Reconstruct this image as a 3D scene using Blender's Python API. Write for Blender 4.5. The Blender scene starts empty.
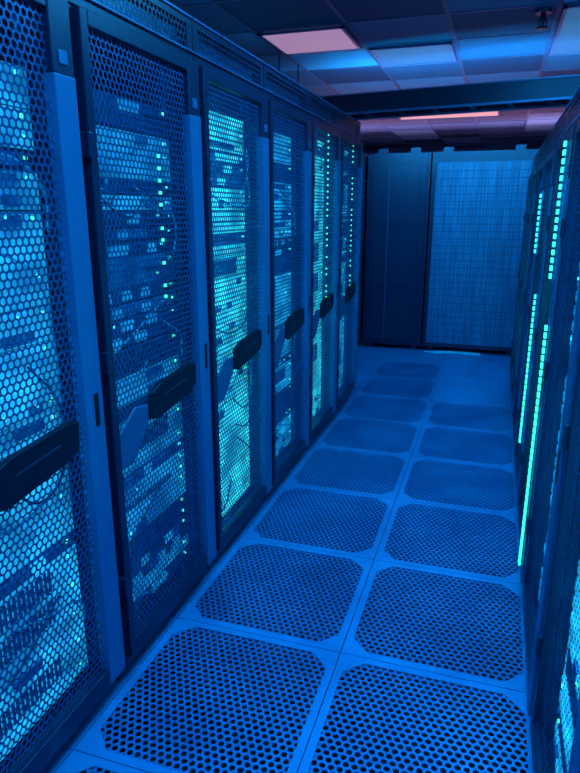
import bpy, math, random
from mathutils import Vector
random.seed(7)
scene = bpy.context.scene
scene.view_settings.view_transform = 'Standard'

# ---------------------------------------------------------------- materials
def mat(name, col, rough=0.5, metal=0.0, em=None, ems=0.0, noise=None, nscale=(1,1,1), nsc=4.0, emn=None, spec=0.5):
    m = bpy.data.materials.new(name); m.use_nodes = True
    nt = m.node_tree; b = nt.nodes["Principled BSDF"]
    b.inputs["Base Color"].default_value = (*col, 1)
    b.inputs["Roughness"].default_value = rough
    b.inputs["Metallic"].default_value = metal
    b.inputs["Specular IOR Level"].default_value = spec
    if em:
        b.inputs["Emission Color"].default_value = (*em, 1)
        b.inputs["Emission Strength"].default_value = ems
    if noise:
        tc = nt.nodes.new("ShaderNodeTexCoord"); mp = nt.nodes.new("ShaderNodeMapping")
        mp.inputs["Scale"].default_value = nscale
        nz = nt.nodes.new("ShaderNodeTexNoise"); nz.inputs["Scale"].default_value = nsc
        nz.inputs["Detail"].default_value = 5
        rp = nt.nodes.new("ShaderNodeValToRGB")
        rp.color_ramp.elements[0].position = 0.35; rp.color_ramp.elements[1].position = 0.68
        rp.color_ramp.elements[0].color = (*noise, 1); rp.color_ramp.elements[1].color = (*col, 1)
        nt.links.new(tc.outputs["Object"], mp.inputs[0]); nt.links.new(mp.outputs[0], nz.inputs["Vector"])
        nt.links.new(nz.outputs["Fac"], rp.inputs[0]); nt.links.new(rp.outputs[0], b.inputs["Base Color"])
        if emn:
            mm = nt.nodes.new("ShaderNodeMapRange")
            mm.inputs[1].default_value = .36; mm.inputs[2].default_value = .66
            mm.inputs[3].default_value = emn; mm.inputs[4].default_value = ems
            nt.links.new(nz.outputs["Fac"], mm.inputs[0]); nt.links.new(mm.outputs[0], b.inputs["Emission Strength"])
    return m

M = {}
M['frame']   = mat("rack_frame_dark", (.004,.025,.085), .35, .3)
M['stile']   = mat("door_stile_blue", (.012,.18,.42), .38, .2, noise=(.008,.11,.30), nscale=(1,1,.3), nsc=3)
M['mesh']    = mat("door_mesh_dark", (.004,.09,.28), .35, .4)
M['meshblue']= mat("door_mesh_blue", (.01,.2,.5), .35, .4)
M['inner']   = mat("rack_inner", (.005,.14,.38), .6)
M['srvB']    = mat("server_mid", (.02,.42,.75), .4, .2, noise=(.005,.14,.34), nscale=(1,1,2), nsc=12)
M['srvC']    = mat("server_dark", (.006,.09,.25), .4, .3)
M['cable']   = mat("cable_cyan", (.03,.6,.8), .5)
M['cabled']  = mat("cable_dark", (.005,.05,.14), .5)
M['green']   = mat("led_green", (.05,1,.5), .4, em=(.05,1,.5), ems=1.4)
M['cyanled'] = mat("led_cyan", (.05,.8,1), .4, em=(.05,.9,.95), ems=1.5)
M['handle']  = mat("latch_dark", (.002,.008,.028), .45, spec=.2)
M['latchb']  = mat("latch_blue", (.01,.09,.24), .5)
M['tile']    = mat("floor_tile_blue", (.012,.38,.88), .32, .2, noise=(.007,.24,.62), nsc=3)
M['grate']   = mat("floor_grate_blue", (.007,.30,.76), .38, .3, noise=(.005,.18,.54), nsc=3)
M['under']   = mat("plenum_dark", (.001,.012,.045), .8)
M['tray']    = mat("tray_metal", (.006,.035,.10), .35, .4)
M['rail']    = mat("tray_edge_blue", (.02,.2,.46), .35, .4)
M['wall']    = mat("wall_paint", (.03,.07,.2), .8)
M['tbar']    = mat("ceiling_tbar", (.03,.12,.28), .55, .1)
M['slat']    = mat("cabinet_slat", (.05,.32,.62), .4, .1, noise=(.01,.13,.32), nscale=(30,1,1.2), nsc=2.2)
M['sprk']    = mat("sprinkler_metal", (.01,.05,.12), .3, .8)

def strip_mat(name, col, s): return mat(name, (0.02,.1,.2), .5, em=col, ems=s)

def ceil_mat():
    m = bpy.data.materials.new("ceiling_tile"); m.use_nodes = True
    nt = m.node_tree; b = nt.nodes["Principled BSDF"]
    tc = nt.nodes.new("ShaderNodeTexCoord"); vm = nt.nodes.new("ShaderNodeVectorMath"); vm.operation='DIVIDE'
    vm.inputs[1].default_value = (.6,.6,1)
    ad = nt.nodes.new("ShaderNodeVectorMath"); ad.operation='ADD'; ad.inputs[1].default_value=(.0,.15,.5)
    fl = nt.nodes.new("ShaderNodeVectorMath"); fl.operation='FLOOR'
    wn = nt.nodes.new("ShaderNodeTexWhiteNoise"); wn.noise_dimensions='2D'
    rp = nt.nodes.new("ShaderNodeValToRGB")
    e = rp.color_ramp.elements
    e[0].color=(.025,.07,.17,1); e[1].color=(.16,.42,.70,1); e[1].position=1
    x = e.new(.6); x.color=(.06,.17,.34,1)
    nt.links.new(tc.outputs["Object"], vm.inputs[0]); nt.links.new(vm.outputs[0], ad.inputs[0])
    nt.links.new(ad.outputs[0], fl.inputs[0]); nt.links.new(fl.outputs[0], wn.inputs["Vector"])
    nt.links.new(wn.outputs["Value"], rp.inputs[0]); nt.links.new(rp.outputs[0], b.inputs["Base Color"])
    b.inputs["Roughness"].default_value=.75; b.inputs["Specular IOR Level"].default_value=.25
    return m
M['ceil'] = ceil_mat()

# ---------------------------------------------------------------- mesh builder
class B:
    def __init__(s, mats): s.v=[]; s.f=[]; s.m=[]; s.mats=mats
    def mi(s,k): 
        if k not in s.mats: s.mats.append(k)
        return s.mats.index(k)
    def face(s, pts, k):
        n=len(s.v); s.v+=pts; s.f.append(tuple(range(n,n+len(pts)))); s.m.append(s.mi(k))
    def box(s,x0,x1,y0,y1,z0,z1,k):
        n=len(s.v)
        s.v+=[(x0,y0,z0),(x1,y0,z0),(x1,y1,z0),(x0,y1,z0),(x0,y0,z1),(x1,y0,z1),(x1,y1,z1),(x0,y1,z1)]
        for q in ((0,3,2,1),(4,5,6,7),(0,1,5,4),(1,2,6,5),(2,3,7,6),(3,0,4,7)):
            s.f.append(tuple(n+i for i in q)); s.m.append(s.mi(k))
    def prism_x(s, poly, x0, x1, k, inset=0):
        n=len(poly); cy=sum(p[0] for p in poly)/n; cz=sum(p[1] for p in poly)/n
        base=len(s.v)
        s.v+=[(x0,p[0],p[1]) for p in poly]
        s.v+=[(x1,p[0]+(cy-p[0])*inset,p[1]+(cz-p[1])*inset) for p in poly]
        for i in range(n):
            j=(i+1)%n; s.f.append((base+i,base+j,base+n+j,base+n+i)); s.m.append(s.mi(k))
        s.f.append(tuple(base+n+i for i in range(n))); s.m.append(s.mi(k))
    def honey(s, u0,u1,v0,v1,p,ratio,fn,k,test=None,t=0.0):
        R=p/math.sqrt(3); r=R*ratio; row=0; v=v0
        mi=s.mi(k); ang=[math.radians(30+60*i) for i in range(6)]
        while v<=v1:
            u=u0+(p/2 if row%2 else 0)
            while u<=u1:
                if test is None or test(u,v):
                    n=len(s.v)
                    for a in ang: s.v.append(fn(u+R*math.cos(a), v+R*math.sin(a),0))
                    for a in ang: s.v.append(fn(u+r*math.cos(a), v+r*math.sin(a),0))
                    for i in range(6):
                        j=(i+1)%6
                        s.f.append((n+i,n+j,n+6+j,n+6+i)); s.m.append(mi)
                    if t:
                        for a in ang: s.v.append(fn(u+r*math.cos(a), v+r*math.sin(a),t))
                        for i in range(6):
                            j=(i+1)%6
                            s.f.append((n+6+i,n+6+j,n+12+j,n+12+i)); s.m.append(mi)
                u+=p
            v+=p*.8660254; row+=1
    def mesh(s,name):
        me=bpy.data.meshes.new(name); me.from_pydata(s.v,[],s.f)
        for k in s.mats: me.materials.append(M[k] if isinstance(k,str) else k)
        me.polygons.foreach_set("material_index", s.m); me.update()
        return me
def obj(name, me, parent=None, loc=(0,0,0), rotz=0):
    o=bpy.data.objects.new(name, me); scene.collection.objects.link(o)
    o.location=loc; o.rotation_euler=(0,0,rotz)
    if parent: o.parent=parent
    return o
def bevel(o,w=.003,seg=2):
    md=o.modifiers.new("bevel",'BEVEL'); md.width=w; md.segments=seg; md.limit_method='ANGLE'
    return o

PW=.65
# ---------------------------------------------------------------- rack parts
def frame_mesh(H,D):
    b=B([])
    for x0,x1 in ((-.05,-.002),(-D,-D+.05)):
        for y0,y1 in ((.003,.035),(PW-.035,PW-.003)):
            b.box(x0,x1,y0,y1,.05,H,'frame')
    b.box(-D+.05,-.05,.004,.012,.05,H-.03,'inner'); b.box(-D+.05,-.05,PW-.012,PW-.004,.05,H-.03,'inner')
    b.box(-D,-D+.01,.035,PW-.035,.05,H,'inner')
    b.box(-D,-.002,.003,PW-.003,H-.03,H,'frame')
    b.box(-D,-.002,.003,PW-.003,.05,.09,'frame')
    b.box(-.03,0.004,.003,PW-.003,H-.13,H-.105,'frame')
    b.box(-.03,0.004,.003,PW-.003,H-.03,H,'frame')
    b.box(-.03,0.012,.003,PW-.003,H-.108,H-.103,'stile')
    b.box(-.03,0.010,.003,PW-.003,H-.010,H-.004,'stile')
    b.box(-.03,0.004,.003,.04,H-.105,H-.03,'frame'); b.box(-.03,0.004,PW-.04,PW-.003,H-.105,H-.03,'frame')
    b.honey(.03,PW-.03,H-.11,H-.03,.022,.68,lambda u,v,d:(.002-d,u,v),'frame',t=.001)
    b.box(-.04,-.03,.01,PW-.01,H-.105,H-.03,'meshblue')
    for x in (-.08,-D+.08):
        for y in (.08,PW-.08):
            b.box(x-.025,x+.025,y-.025,y+.025,0.0,.05,'frame')
            b.box(x-.03,x+.03,y-.03,y+.03,0,.008,'stile')
    b.box(-.03,-.02,.01,PW-.01,.012,.05,'frame')
    return b.mesh("rack_frame")
def door_frame_mesh(H):
    b=B([]); top=H-.14; bot=.10
    b.box(.002,.03,.02,.05,bot,top,'frame')
    b.box(.002,.034,PW-.095,PW-.02,bot,top-.16,'stile')
    b.box(.002,.032,PW-.095,PW-.02,top-.16,top,'frame')
    b.box(.002,.03,.05,PW-.095,top-.035,top,'frame')
    b.box(.002,.03,.05,PW-.095,bot,bot+.05,'frame')
    b.box(.030,.036,PW-.06,PW-.04,top*.5-.06,top*.5+.03,'handle')
    b.box(.030,.036,PW-.075,PW-.045,top-.14,top-.11,'stile')
    for z in (.35,top-.3,top*.55):
        b.box(0,.04,.004,.022,z-.03,z+.03,'frame')
    return b.mesh("door_frame")
def door_mesh(H,t,k,ratio):
    b=B([]); top=H-.14
    b.honey(.04,PW-.085,.13,top-.02,.0195,ratio,lambda u,v,d:(.016-d,u,v),k,t=t)
    return b.mesh("door_mesh")
def latch_mesh():
    b=B([])
    b.prism_x([(.22,.80),(.27,.785),(.50,.815),(.535,.835),(.54,.905),(.50,.915),(.29,.90),(.23,.88)],.017,.028,'handle',.06)
    b.prism_x([(.05,.70),(.13,.70),(.22,.79),(.22,.85),(.15,.86),(.05,.80)],.017,.022,'latchb',.05)
    b.prism_x([(.30,.85),(.46,.865),(.46,.873),(.30,.858)],.027,.030,'frame',.1)
    return b.mesh("door_latch")
def servers(H,seed,bright,glow,xs):
    rnd=random.Random(seed); b=B([]); z=.12; top=H-.18
    y0,y1=.055,PW-.065
    for y in (y0-.004,y1-.012): b.box(xs-.008,xs-.001,y,y+.02,.1,top+.02,'inner')
    while z<top:
        u=rnd.choice([1,1,1,2,2,3]); h=u*.0445
        if z+h>top: break
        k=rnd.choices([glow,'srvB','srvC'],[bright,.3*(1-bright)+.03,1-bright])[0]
        x=xs
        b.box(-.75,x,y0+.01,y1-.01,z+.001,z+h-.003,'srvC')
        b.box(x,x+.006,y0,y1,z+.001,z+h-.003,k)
        if rnd.random()<.8:
            n=rnd.choice([4,6,8]); w=(y1-y0-.10)/n
            for r in range(u):
                for i in range(n):
                    if rnd.random()<.12: continue
                    ya=y0+.03+i*w
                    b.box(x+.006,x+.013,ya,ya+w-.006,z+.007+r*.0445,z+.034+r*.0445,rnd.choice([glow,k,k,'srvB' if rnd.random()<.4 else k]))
                    if rnd.random()<.14*bright+.03:
                        b.box(x+.013,x+.017,ya+w*.4,ya+w*.4+.007,z+.026+r*.0445,z+.033+r*.0445,rnd.choice(['green','cyanled','cyanled']))
        else:
            for i in range(24):
                ya=y0+.04+i*.016
                b.box(x+.006,x+.010,ya,ya+.007,z+.012,z+h-.014,'srvC')
        ya=y1-.04
        b.box(x+.006,x+.012,ya,ya+.007,z+h-.022,z+h-.014,rnd.choice(['green','cyanled']))
        z+=h
    return b.mesh("servers")
def cables(name,H,seed,n,k,parent):
    rnd=random.Random(seed)
    cu=bpy.data.curves.new(name,'CURVE'); cu.dimensions='3D'; cu.bevel_depth=.0035; cu.bevel_resolution=1
    for i in range(n):
        sp=cu.splines.new('BEZIER')
        z=rnd.uniform(.2,H-.4); ys=rnd.uniform(.15,.5); ye=rnd.choice([.08,PW-.10])+rnd.uniform(-.015,.015)
        z2=z+rnd.uniform(-.45,.2); z2=max(.15,min(H-.25,z2))
        pts=[(-.06,ys,z),(-.03+rnd.uniform(-.01,.005),(ys+ye)/2,z-rnd.uniform(.02,.08)),(-.035,ye,(z+z2)/2),(-.035,ye+rnd.uniform(-.01,.01),z2)]
        sp.bezier_points.add(len(pts)-1)
        for bp,p in zip(sp.bezier_points,pts):
            bp.co=p; bp.handle_left_type='AUTO'; bp.handle_right_type='AUTO'
    cu.materials.append(M[k]); o=bpy.data.objects.new(name,cu); scene.collection.objects.link(o); o.parent=parent
    return o

HL,HR=2.0,1.8
mfL,mfR=frame_mesh(HL,1.0),frame_mesh(HR,1.0)
mdL,mdR=door_frame_mesh(HL),door_frame_mesh(HR)
mmL,mmR=door_mesh(HL,.0012,'mesh',.75),door_mesh(HR,0,'mesh',.82)
ml=latch_mesh()
CY=(.015,.58,.95); TE=(.04,.9,.85); BL=(.0,.42,.95)
def rack(loc,rotz,H,side,seed,bright,col,s,g,ncab=8):
    e=bpy.data.objects.new("server_rack",None); scene.collection.objects.link(e)
    e.location=loc; e.rotation_euler=(0,0,rotz)
    L=side=='L'
    obj("frame",mfL if L else mfR,e); bevel(obj("door_frame",mdL if L else mdR,e),.003)
    obj("door_mesh",mmL if L else mmR,e)
    if L: bevel(obj("door_latch",ml,e),.003)
    gm=mat("server_face_glow",(.02,.5,.8),.4,.0,em=col,ems=g,noise=(.01,.25,.55),nscale=(1,1.5,2.2),nsc=5,emn=g*.25)  # rack glow put into the server faces as uneven emission
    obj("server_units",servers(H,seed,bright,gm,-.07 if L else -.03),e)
    if ncab:
        cables("cables_light",H,seed+50,ncab,'cable',e); cables("cables_dark",H,seed+90,ncab,'cabled',e)
    b=B([]); k=strip_mat("added_strip_glow",col,s)  # strip added behind the door edge, out of sight, to light the servers
    if L: b.box(-.035,-.020,.037,.048,.14,H-.2,k)
    else: b.box(-.025,-.010,PW-.048,PW-.037,.14,H-.2,k)
    obj("added_light_strip",b.mesh("added_light_strip"),e)
    return e
ys=[.05+.65*i for i in range(7)]
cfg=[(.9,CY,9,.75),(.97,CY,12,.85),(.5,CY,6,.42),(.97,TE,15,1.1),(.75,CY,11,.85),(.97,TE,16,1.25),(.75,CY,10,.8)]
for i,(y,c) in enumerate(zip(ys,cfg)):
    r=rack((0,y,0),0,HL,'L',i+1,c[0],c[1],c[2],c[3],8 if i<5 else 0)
    if i in (2,5,6):
        b=B([])
        for j in range(30 if i>2 else 14):
            z=(.9 if i>2 else 1.15)+j*.034
            if random.random()<(.8 if i>2 else .5) and z<1.82: b.box(.017,.022,.36,.369,z,z+.009,'green')
        obj("status_leds",b.mesh("status_leds"),r)
yr=[.18+.65*i for i in range(8)]
for i,y in enumerate(yr):
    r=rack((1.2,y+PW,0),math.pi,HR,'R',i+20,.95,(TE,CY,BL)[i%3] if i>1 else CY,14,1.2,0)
    b=B([])
    def col(yy,z0,z1,step=.026):
        b.box(.030,.037,yy-.014,yy+.014,z0,z1,'meshblue')
        z=z0+.01
        while z<z1-.012:
            b.box(.037,.045,yy-.012,yy+.012,z,z+.016,'green'); z+=step
    if i==3: col(.50,1.18,1.62); col(.56,.13,1.06)
    if i==4: col(.48,.35,1.06); col(.10,1.2,1.5)
    if b.v: obj("led_column",b.mesh("led_column"),r)

# ---------------------------------------------------------------- floor
fb=B([])
T=.6; O=.026; C=.06
def tile(x,y,perf):
    g=.0015; x0,x1,y0,y1=x+g,x+T-g,y+g,y+T-g
    if not perf:
        fb.box(x0,x1,y0,y1,-.03,0,'tile'); return
    o=[(x0,y0),(x1,y0),(x1,y1),(x0,y1)]
    a,c,bq,d=x+O,x+T-O,y+O,y+T-O
    oc=[(a+C,bq),(c-C,bq),(c,bq+C),(c,d-C),(c-C,d),(a+C,d),(a,d-C),(a,bq+C)]
    P=lambda p,z=0:(p[0],p[1],z)
    quads=[(o[0],o[1],oc[1],oc[0]),(o[1],oc[2],oc[1]),(o[1],o[2],oc[3],oc[2]),(o[2],oc[4],oc[3]),
           (o[2],o[3],oc[5],oc[4]),(o[3],oc[6],oc[5]),(o[3],o[0],oc[7],oc[6]),(o[0],oc[0],oc[7])]
    for q in quads: fb.face([P(p) for p in q],'tile')
    for i in range(4):
        p,q=o[i],o[(i+1)%4]; fb.face([P(p),P(q),P(q,-.03),P(p,-.03)],'tile')
    for i in range(8):
        p,q=oc[i],oc[(i+1)%8]; fb.face([P(p),P(q),P(q,-.004),P(p,-.004)],'tile')
    cx,cy=x+T/2,y+T/2; hw=T/2-O+.008
    def test(u,v):
        du,dv=abs(u-cx),abs(v-cy); return du<hw and dv<hw and du+dv<2*hw-C
    fb.honey(x+O-.005,x+T-O+.005,y+O-.005,y+T-O+.005,.0235,.70,lambda u,v,d:(u,v,-.002-d),'grate',test=test,t=.004)
for j in range(-2,9):
    y=1.11+.6*j
    for i in range(2):
        perf = j>=-1 and not (j>=6 and i==1) and not (j==8)
        tile(.6*i,y,perf)
for j in range(-4,20):
    y=1.11+.6*j
    for i in list(range(-5,0))+list(range(2,6)): tile(.6*i,y,False)
    if j<-2 or j>8:
        for i in (0,1): tile(.6*i,y,False)
fb.box(-3,3.6,-1.29,12.51,-.45,-.40,'under')
obj("floor",fb.mesh("floor"))

# ---------------------------------------------------------------- ceiling
CH=2.5
b=B([]); b.box(-3,3.6,-1.29,12.51,CH,CH+.05,'ceil')
x=-3
while x<3.61: b.box(x-.012,x+.012,-1.29,12.51,CH-.004,CH,'tbar'); x+=.6
y=-1.29
while y<12.52: b.box(-3,3.6,y-.012,y+.012,CH-.0035,CH,'tbar'); y+=.6
obj("ceiling",b.mesh("ceiling"))
for n,a in (("wall_left",(-3.1,-3,-1.39,12.61)),("wall_right",(3.6,3.7,-1.39,12.61)),("wall_back",(-3,3.6,12.51,12.61)),("wall_front",(-3,3.6,-1.39,-1.29))):
    b=B([]); b.box(*a,-.45,CH+.05,'wall')
    obj(n,b.mesh(n))
def troffer(cx,cy,wx,wy,col,s):
    e=bpy.data.objects.new("ceiling_light",None); scene.collection.objects.link(e); e.location=(cx,cy,CH)
    b=B([])
    b.box(-wx/2,wx/2,-wy/2,-wy/2+.02,-.02,-.008,'rail'); b.box(-wx/2,wx/2,wy/2-.02,wy/2,-.02,-.008,'rail')
    b.box(-wx/2,-wx/2+.02,-wy/2,wy/2,-.02,-.008,'rail'); b.box(wx/2-.02,wx/2,-wy/2,wy/2,-.02,-.008,'rail')
    obj("housing",b.mesh("housing"),e)
    b=B([]); b.box(-wx/2+.02,wx/2-.02,-wy/2+.02,wy/2-.02,-.016,-.010,strip_mat("diffuser_glow",col,s))
    obj("diffuser",b.mesh("diffuser"),e)
W=(.03,.52,1.0); PK=(.42,.25,.45); BW=(.03,.22,.5)
for cy in (-.39,1.11,2.61): troffer(.9,cy,.56,1.16,W,17)  # out of view, added to light the aisle
troffer(-.3,4.41,.56,.56,PK,.8)
troffer(.3,5.01,.56,.56,BW,.5)
troffer(1.5,4.71,.56,1.16,BW,.5)
troffer(.3,8.01,1.16,.56,(.8,.35,.35),.9)
def linear(name,x0,x1,y0,y1,z,col,s,rods=False):
    e=bpy.data.objects.new(name,None); scene.collection.objects.link(e)
    b=B([]); b.box(x0,x1,y0,y1,z,z+.02,'tray')
    if rods:
        for x in (x0+.1,x1-.1): b.box(x,x+.01,y0+.02,y0+.03,z+.02,CH-.004,'tray')
    obj("housing",b.mesh("housing"),e)
    b=B([]); b.box(x0+.01,x1-.01,y0+.01,y1-.01,z+.02,z+.028,strip_mat("added_uplight_glow",col,s)); obj("added_glow_bar",b.mesh("added_glow_bar"),e)
linear("added_uplight",-.62,-.55,.2,4.4,HL+.001,(.05,.45,.95),4)  # uplights added on rack and cabinet tops, hidden, to brighten the ceiling
linear("added_uplight",1.8,1.87,.2,5.2,HR+.001,(.05,.45,.95),9)
linear("added_uplight",-1.4,2.1,7.12,7.32,1.951,(1,.36,.6),4)
linear("added_pendant_uplight",-1.8,2.3,8.9,9.1,1.98,(1,.36,.6),14,True)  # added behind the end cabinets to throw pink on the far ceiling

# ---------------------------------------------------------------- cable tray across aisle
e=bpy.data.objects.new("cable_tray",None); scene.collection.objects.link(e)
e.location=(.6,4.55,2.1); e.rotation_euler=(0,0,math.radians(-8))
b=B([])
for y in (0,.3):
    b.box(-3,2.6,y,y+.02,-.03,.09,'tray'); b.box(-3,2.6,y-.012,y+.02,-.036,-.024,'rail'); b.box(-3,2.6,y-.01,y+.02,.088,.096,'rail')
x=-2.9
while x<2.6: b.box(x,x+.03,.02,.3,-.02,0,'tray'); x+=.25
for x in (-2.4,-1.25,.93,2.4):
    for y in (-.01,.31): b.box(x,x+.008,y,y+.008,-.03,CH-2.1-.01,'tray')
obj("ladder",b.mesh("ladder"),e)
b=B([]); b.box(-1,1,.325,.36,.0,.06,'tray'); b.box(-.98,.98,.36,.372,-.0,.055,strip_mat("added_tray_glow",(.03,.52,1),95)); obj("added_tray_light",b.mesh("added_tray_light"),e)  # lamp added behind the tray, unseen, to brighten far floor and end cabinets
cu=bpy.data.curves.new("tray_cables",'CURVE'); cu.dimensions='3D'; cu.bevel_depth=.012
for i in range(9):
    sp=cu.splines.new('POLY'); sp.points.add(11)
    for j,p in enumerate(sp.points): p.co=(-2.9+j*.49,.05+i*.025+random.uniform(-.01,.01),.012+random.uniform(0,.02),1)
cu.materials.append(M['cabled']); o=bpy.data.objects.new("cables",cu); scene.collection.objects.link(o); o.parent=e

b=B([])
def cyl(cx,cy,r0,r1,z0,z1,k,n=16):
    s=len(b.v)
    for r,z in ((r0,z0),(r1,z1)):
        for i in range(n): b.v.append((cx+r*math.cos(2*math.pi*i/n),cy+r*math.sin(2*math.pi*i/n),z))
    for i in range(n):
        j=(i+1)%n; b.f.append((s+i,s+j,s+n+j,s+n+i)); b.m.append(b.mi(k))
    b.f.append(tuple(s+i for i in range(n))); b.m.append(b.mi(k))
    b.f.append(tuple(s+n+i for i in range(n))); b.m.append(b.mi(k))
cyl(0,0,.045,.05,-.015,0,'sprk'); cyl(0,0,.014,.014,-.05,-.012,'sprk'); cyl(0,0,.008,.014,-.085,-.05,'sprk'); cyl(0,0,.034,.034,-.097,-.088,'sprk')
b.box(-.022,-.016,-.003,.003,-.09,-.04,'sprk'); b.box(.016,.022,-.003,.003,-.09,-.04,'sprk')
obj("fire_sprinkler",b.mesh("fire_sprinkler"),None,(1.12,4.2,CH-.004))

# ---------------------------------------------------------------- end row cabinets
YE=6.47; HE=1.95
def cab(x0,w,kind):
    e=bpy.data.objects.new("equipment_cabinet",None); scene.collection.objects.link(e); e.location=(x0,YE,0)
    b=B([]); d=.9
    b.box(.003,.03,0,d,.05,HE,'frame'); b.box(w-.03,w-.003,0,d,.05,HE,'frame')
    b.box(.03,w-.03,0,d,HE-.09,HE,'frame'); b.box(.03,w-.03,0,d,.05,.09,'frame'); b.box(.03,w-.03,d-.02,d,.09,HE-.09,'frame')
    for xx in (.06,w-.11):
        b.box(xx,xx+.05,.03,.08,0,.05,'frame'); b.box(xx,xx+.05,d-.08,d-.03,0,.05,'frame')
    for xx in (.1,w-.2): b.box(xx,xx+.09,.02,.12,HE,HE+.045,'frame')
    obj("body",b.mesh("body"),e)
    b=B([])
    if kind=='dark':
        b.box(.03,w-.03,-.02,0,.09,HE-.09,'frame')
        for z0,z1 in ((.12,.62),(.66,1.25),(1.29,HE-.13)):
            b.box(.07,w-.10,-.026,-.02,z0,z1,'tray')
        b.box(w-.08,w-.06,-.045,-.02,.85,1.1,'tray')
        b.box(.36*w,.36*w+.01,-.03,-.026,.12,HE-.13,'latchb')
    else:
        b.box(.03,w-.03,-.004,0,.09,HE-.09,'latchb')
        n=int((w-.08)/.016)
        for i in range(n):
            xx=.04+i*.016; q=random.uniform(0,.004)
            b.box(xx,xx+random.choice([.011,.012,.014]),-.018-q,-.006,.10,HE-.10,'slat')
        for k in range(24):
            z=.16+k*.07; b.box(.045,w-.045,-.024,-.0235,z,z+.006,'latchb')
        b.box(.03,.045,-.036,-.004,.09,HE-.09,'frame'); b.box(w-.045,w-.03,-.036,-.004,.09,HE-.09,'frame')
    bevel(obj("door",b.mesh("door"),e),.002,1)
cab(-1.65,.65,'dark'); cab(-.98,.65,'dark'); cab(-.31,.62,'dark'); cab(.32,.95,'slat'); cab(1.28,.8,'dark')
cu=bpy.data.curves.new("floor_cables",'CURVE'); cu.dimensions='3D'; cu.bevel_depth=.009
for i in range(4):
    sp=cu.splines.new('BEZIER'); sp.bezier_points.add(4)
    for j,bp in enumerate(sp.bezier_points):
        bp.co=(.38+j*.13+random.uniform(-.03,.03),YE-.03-random.uniform(.02,.09),.011+i*.003); bp.handle_left_type=bp.handle_right_type='AUTO'
cu.materials.append(M['cable']); o=bpy.data.objects.new("floor_cables",cu); scene.collection.objects.link(o)

# ---------------------------------------------------------------- world, camera
w=bpy.data.worlds.new("World"); scene.world=w; w.use_nodes=True
w.node_tree.nodes["Background"].inputs[0].default_value=(.01,.08,.3,1); w.node_tree.nodes["Background"].inputs[1].default_value=.5
cam=bpy.data.cameras.new("camera"); co=bpy.data.objects.new("camera",cam); scene.collection.objects.link(co)
co.location=(.98,0,1.41); co.rotation_euler=(math.radians(90-15.8),0,math.radians(18.0))
cam.sensor_width=36; cam.lens=36*622/773; cam.clip_start=.02
scene.camera=co
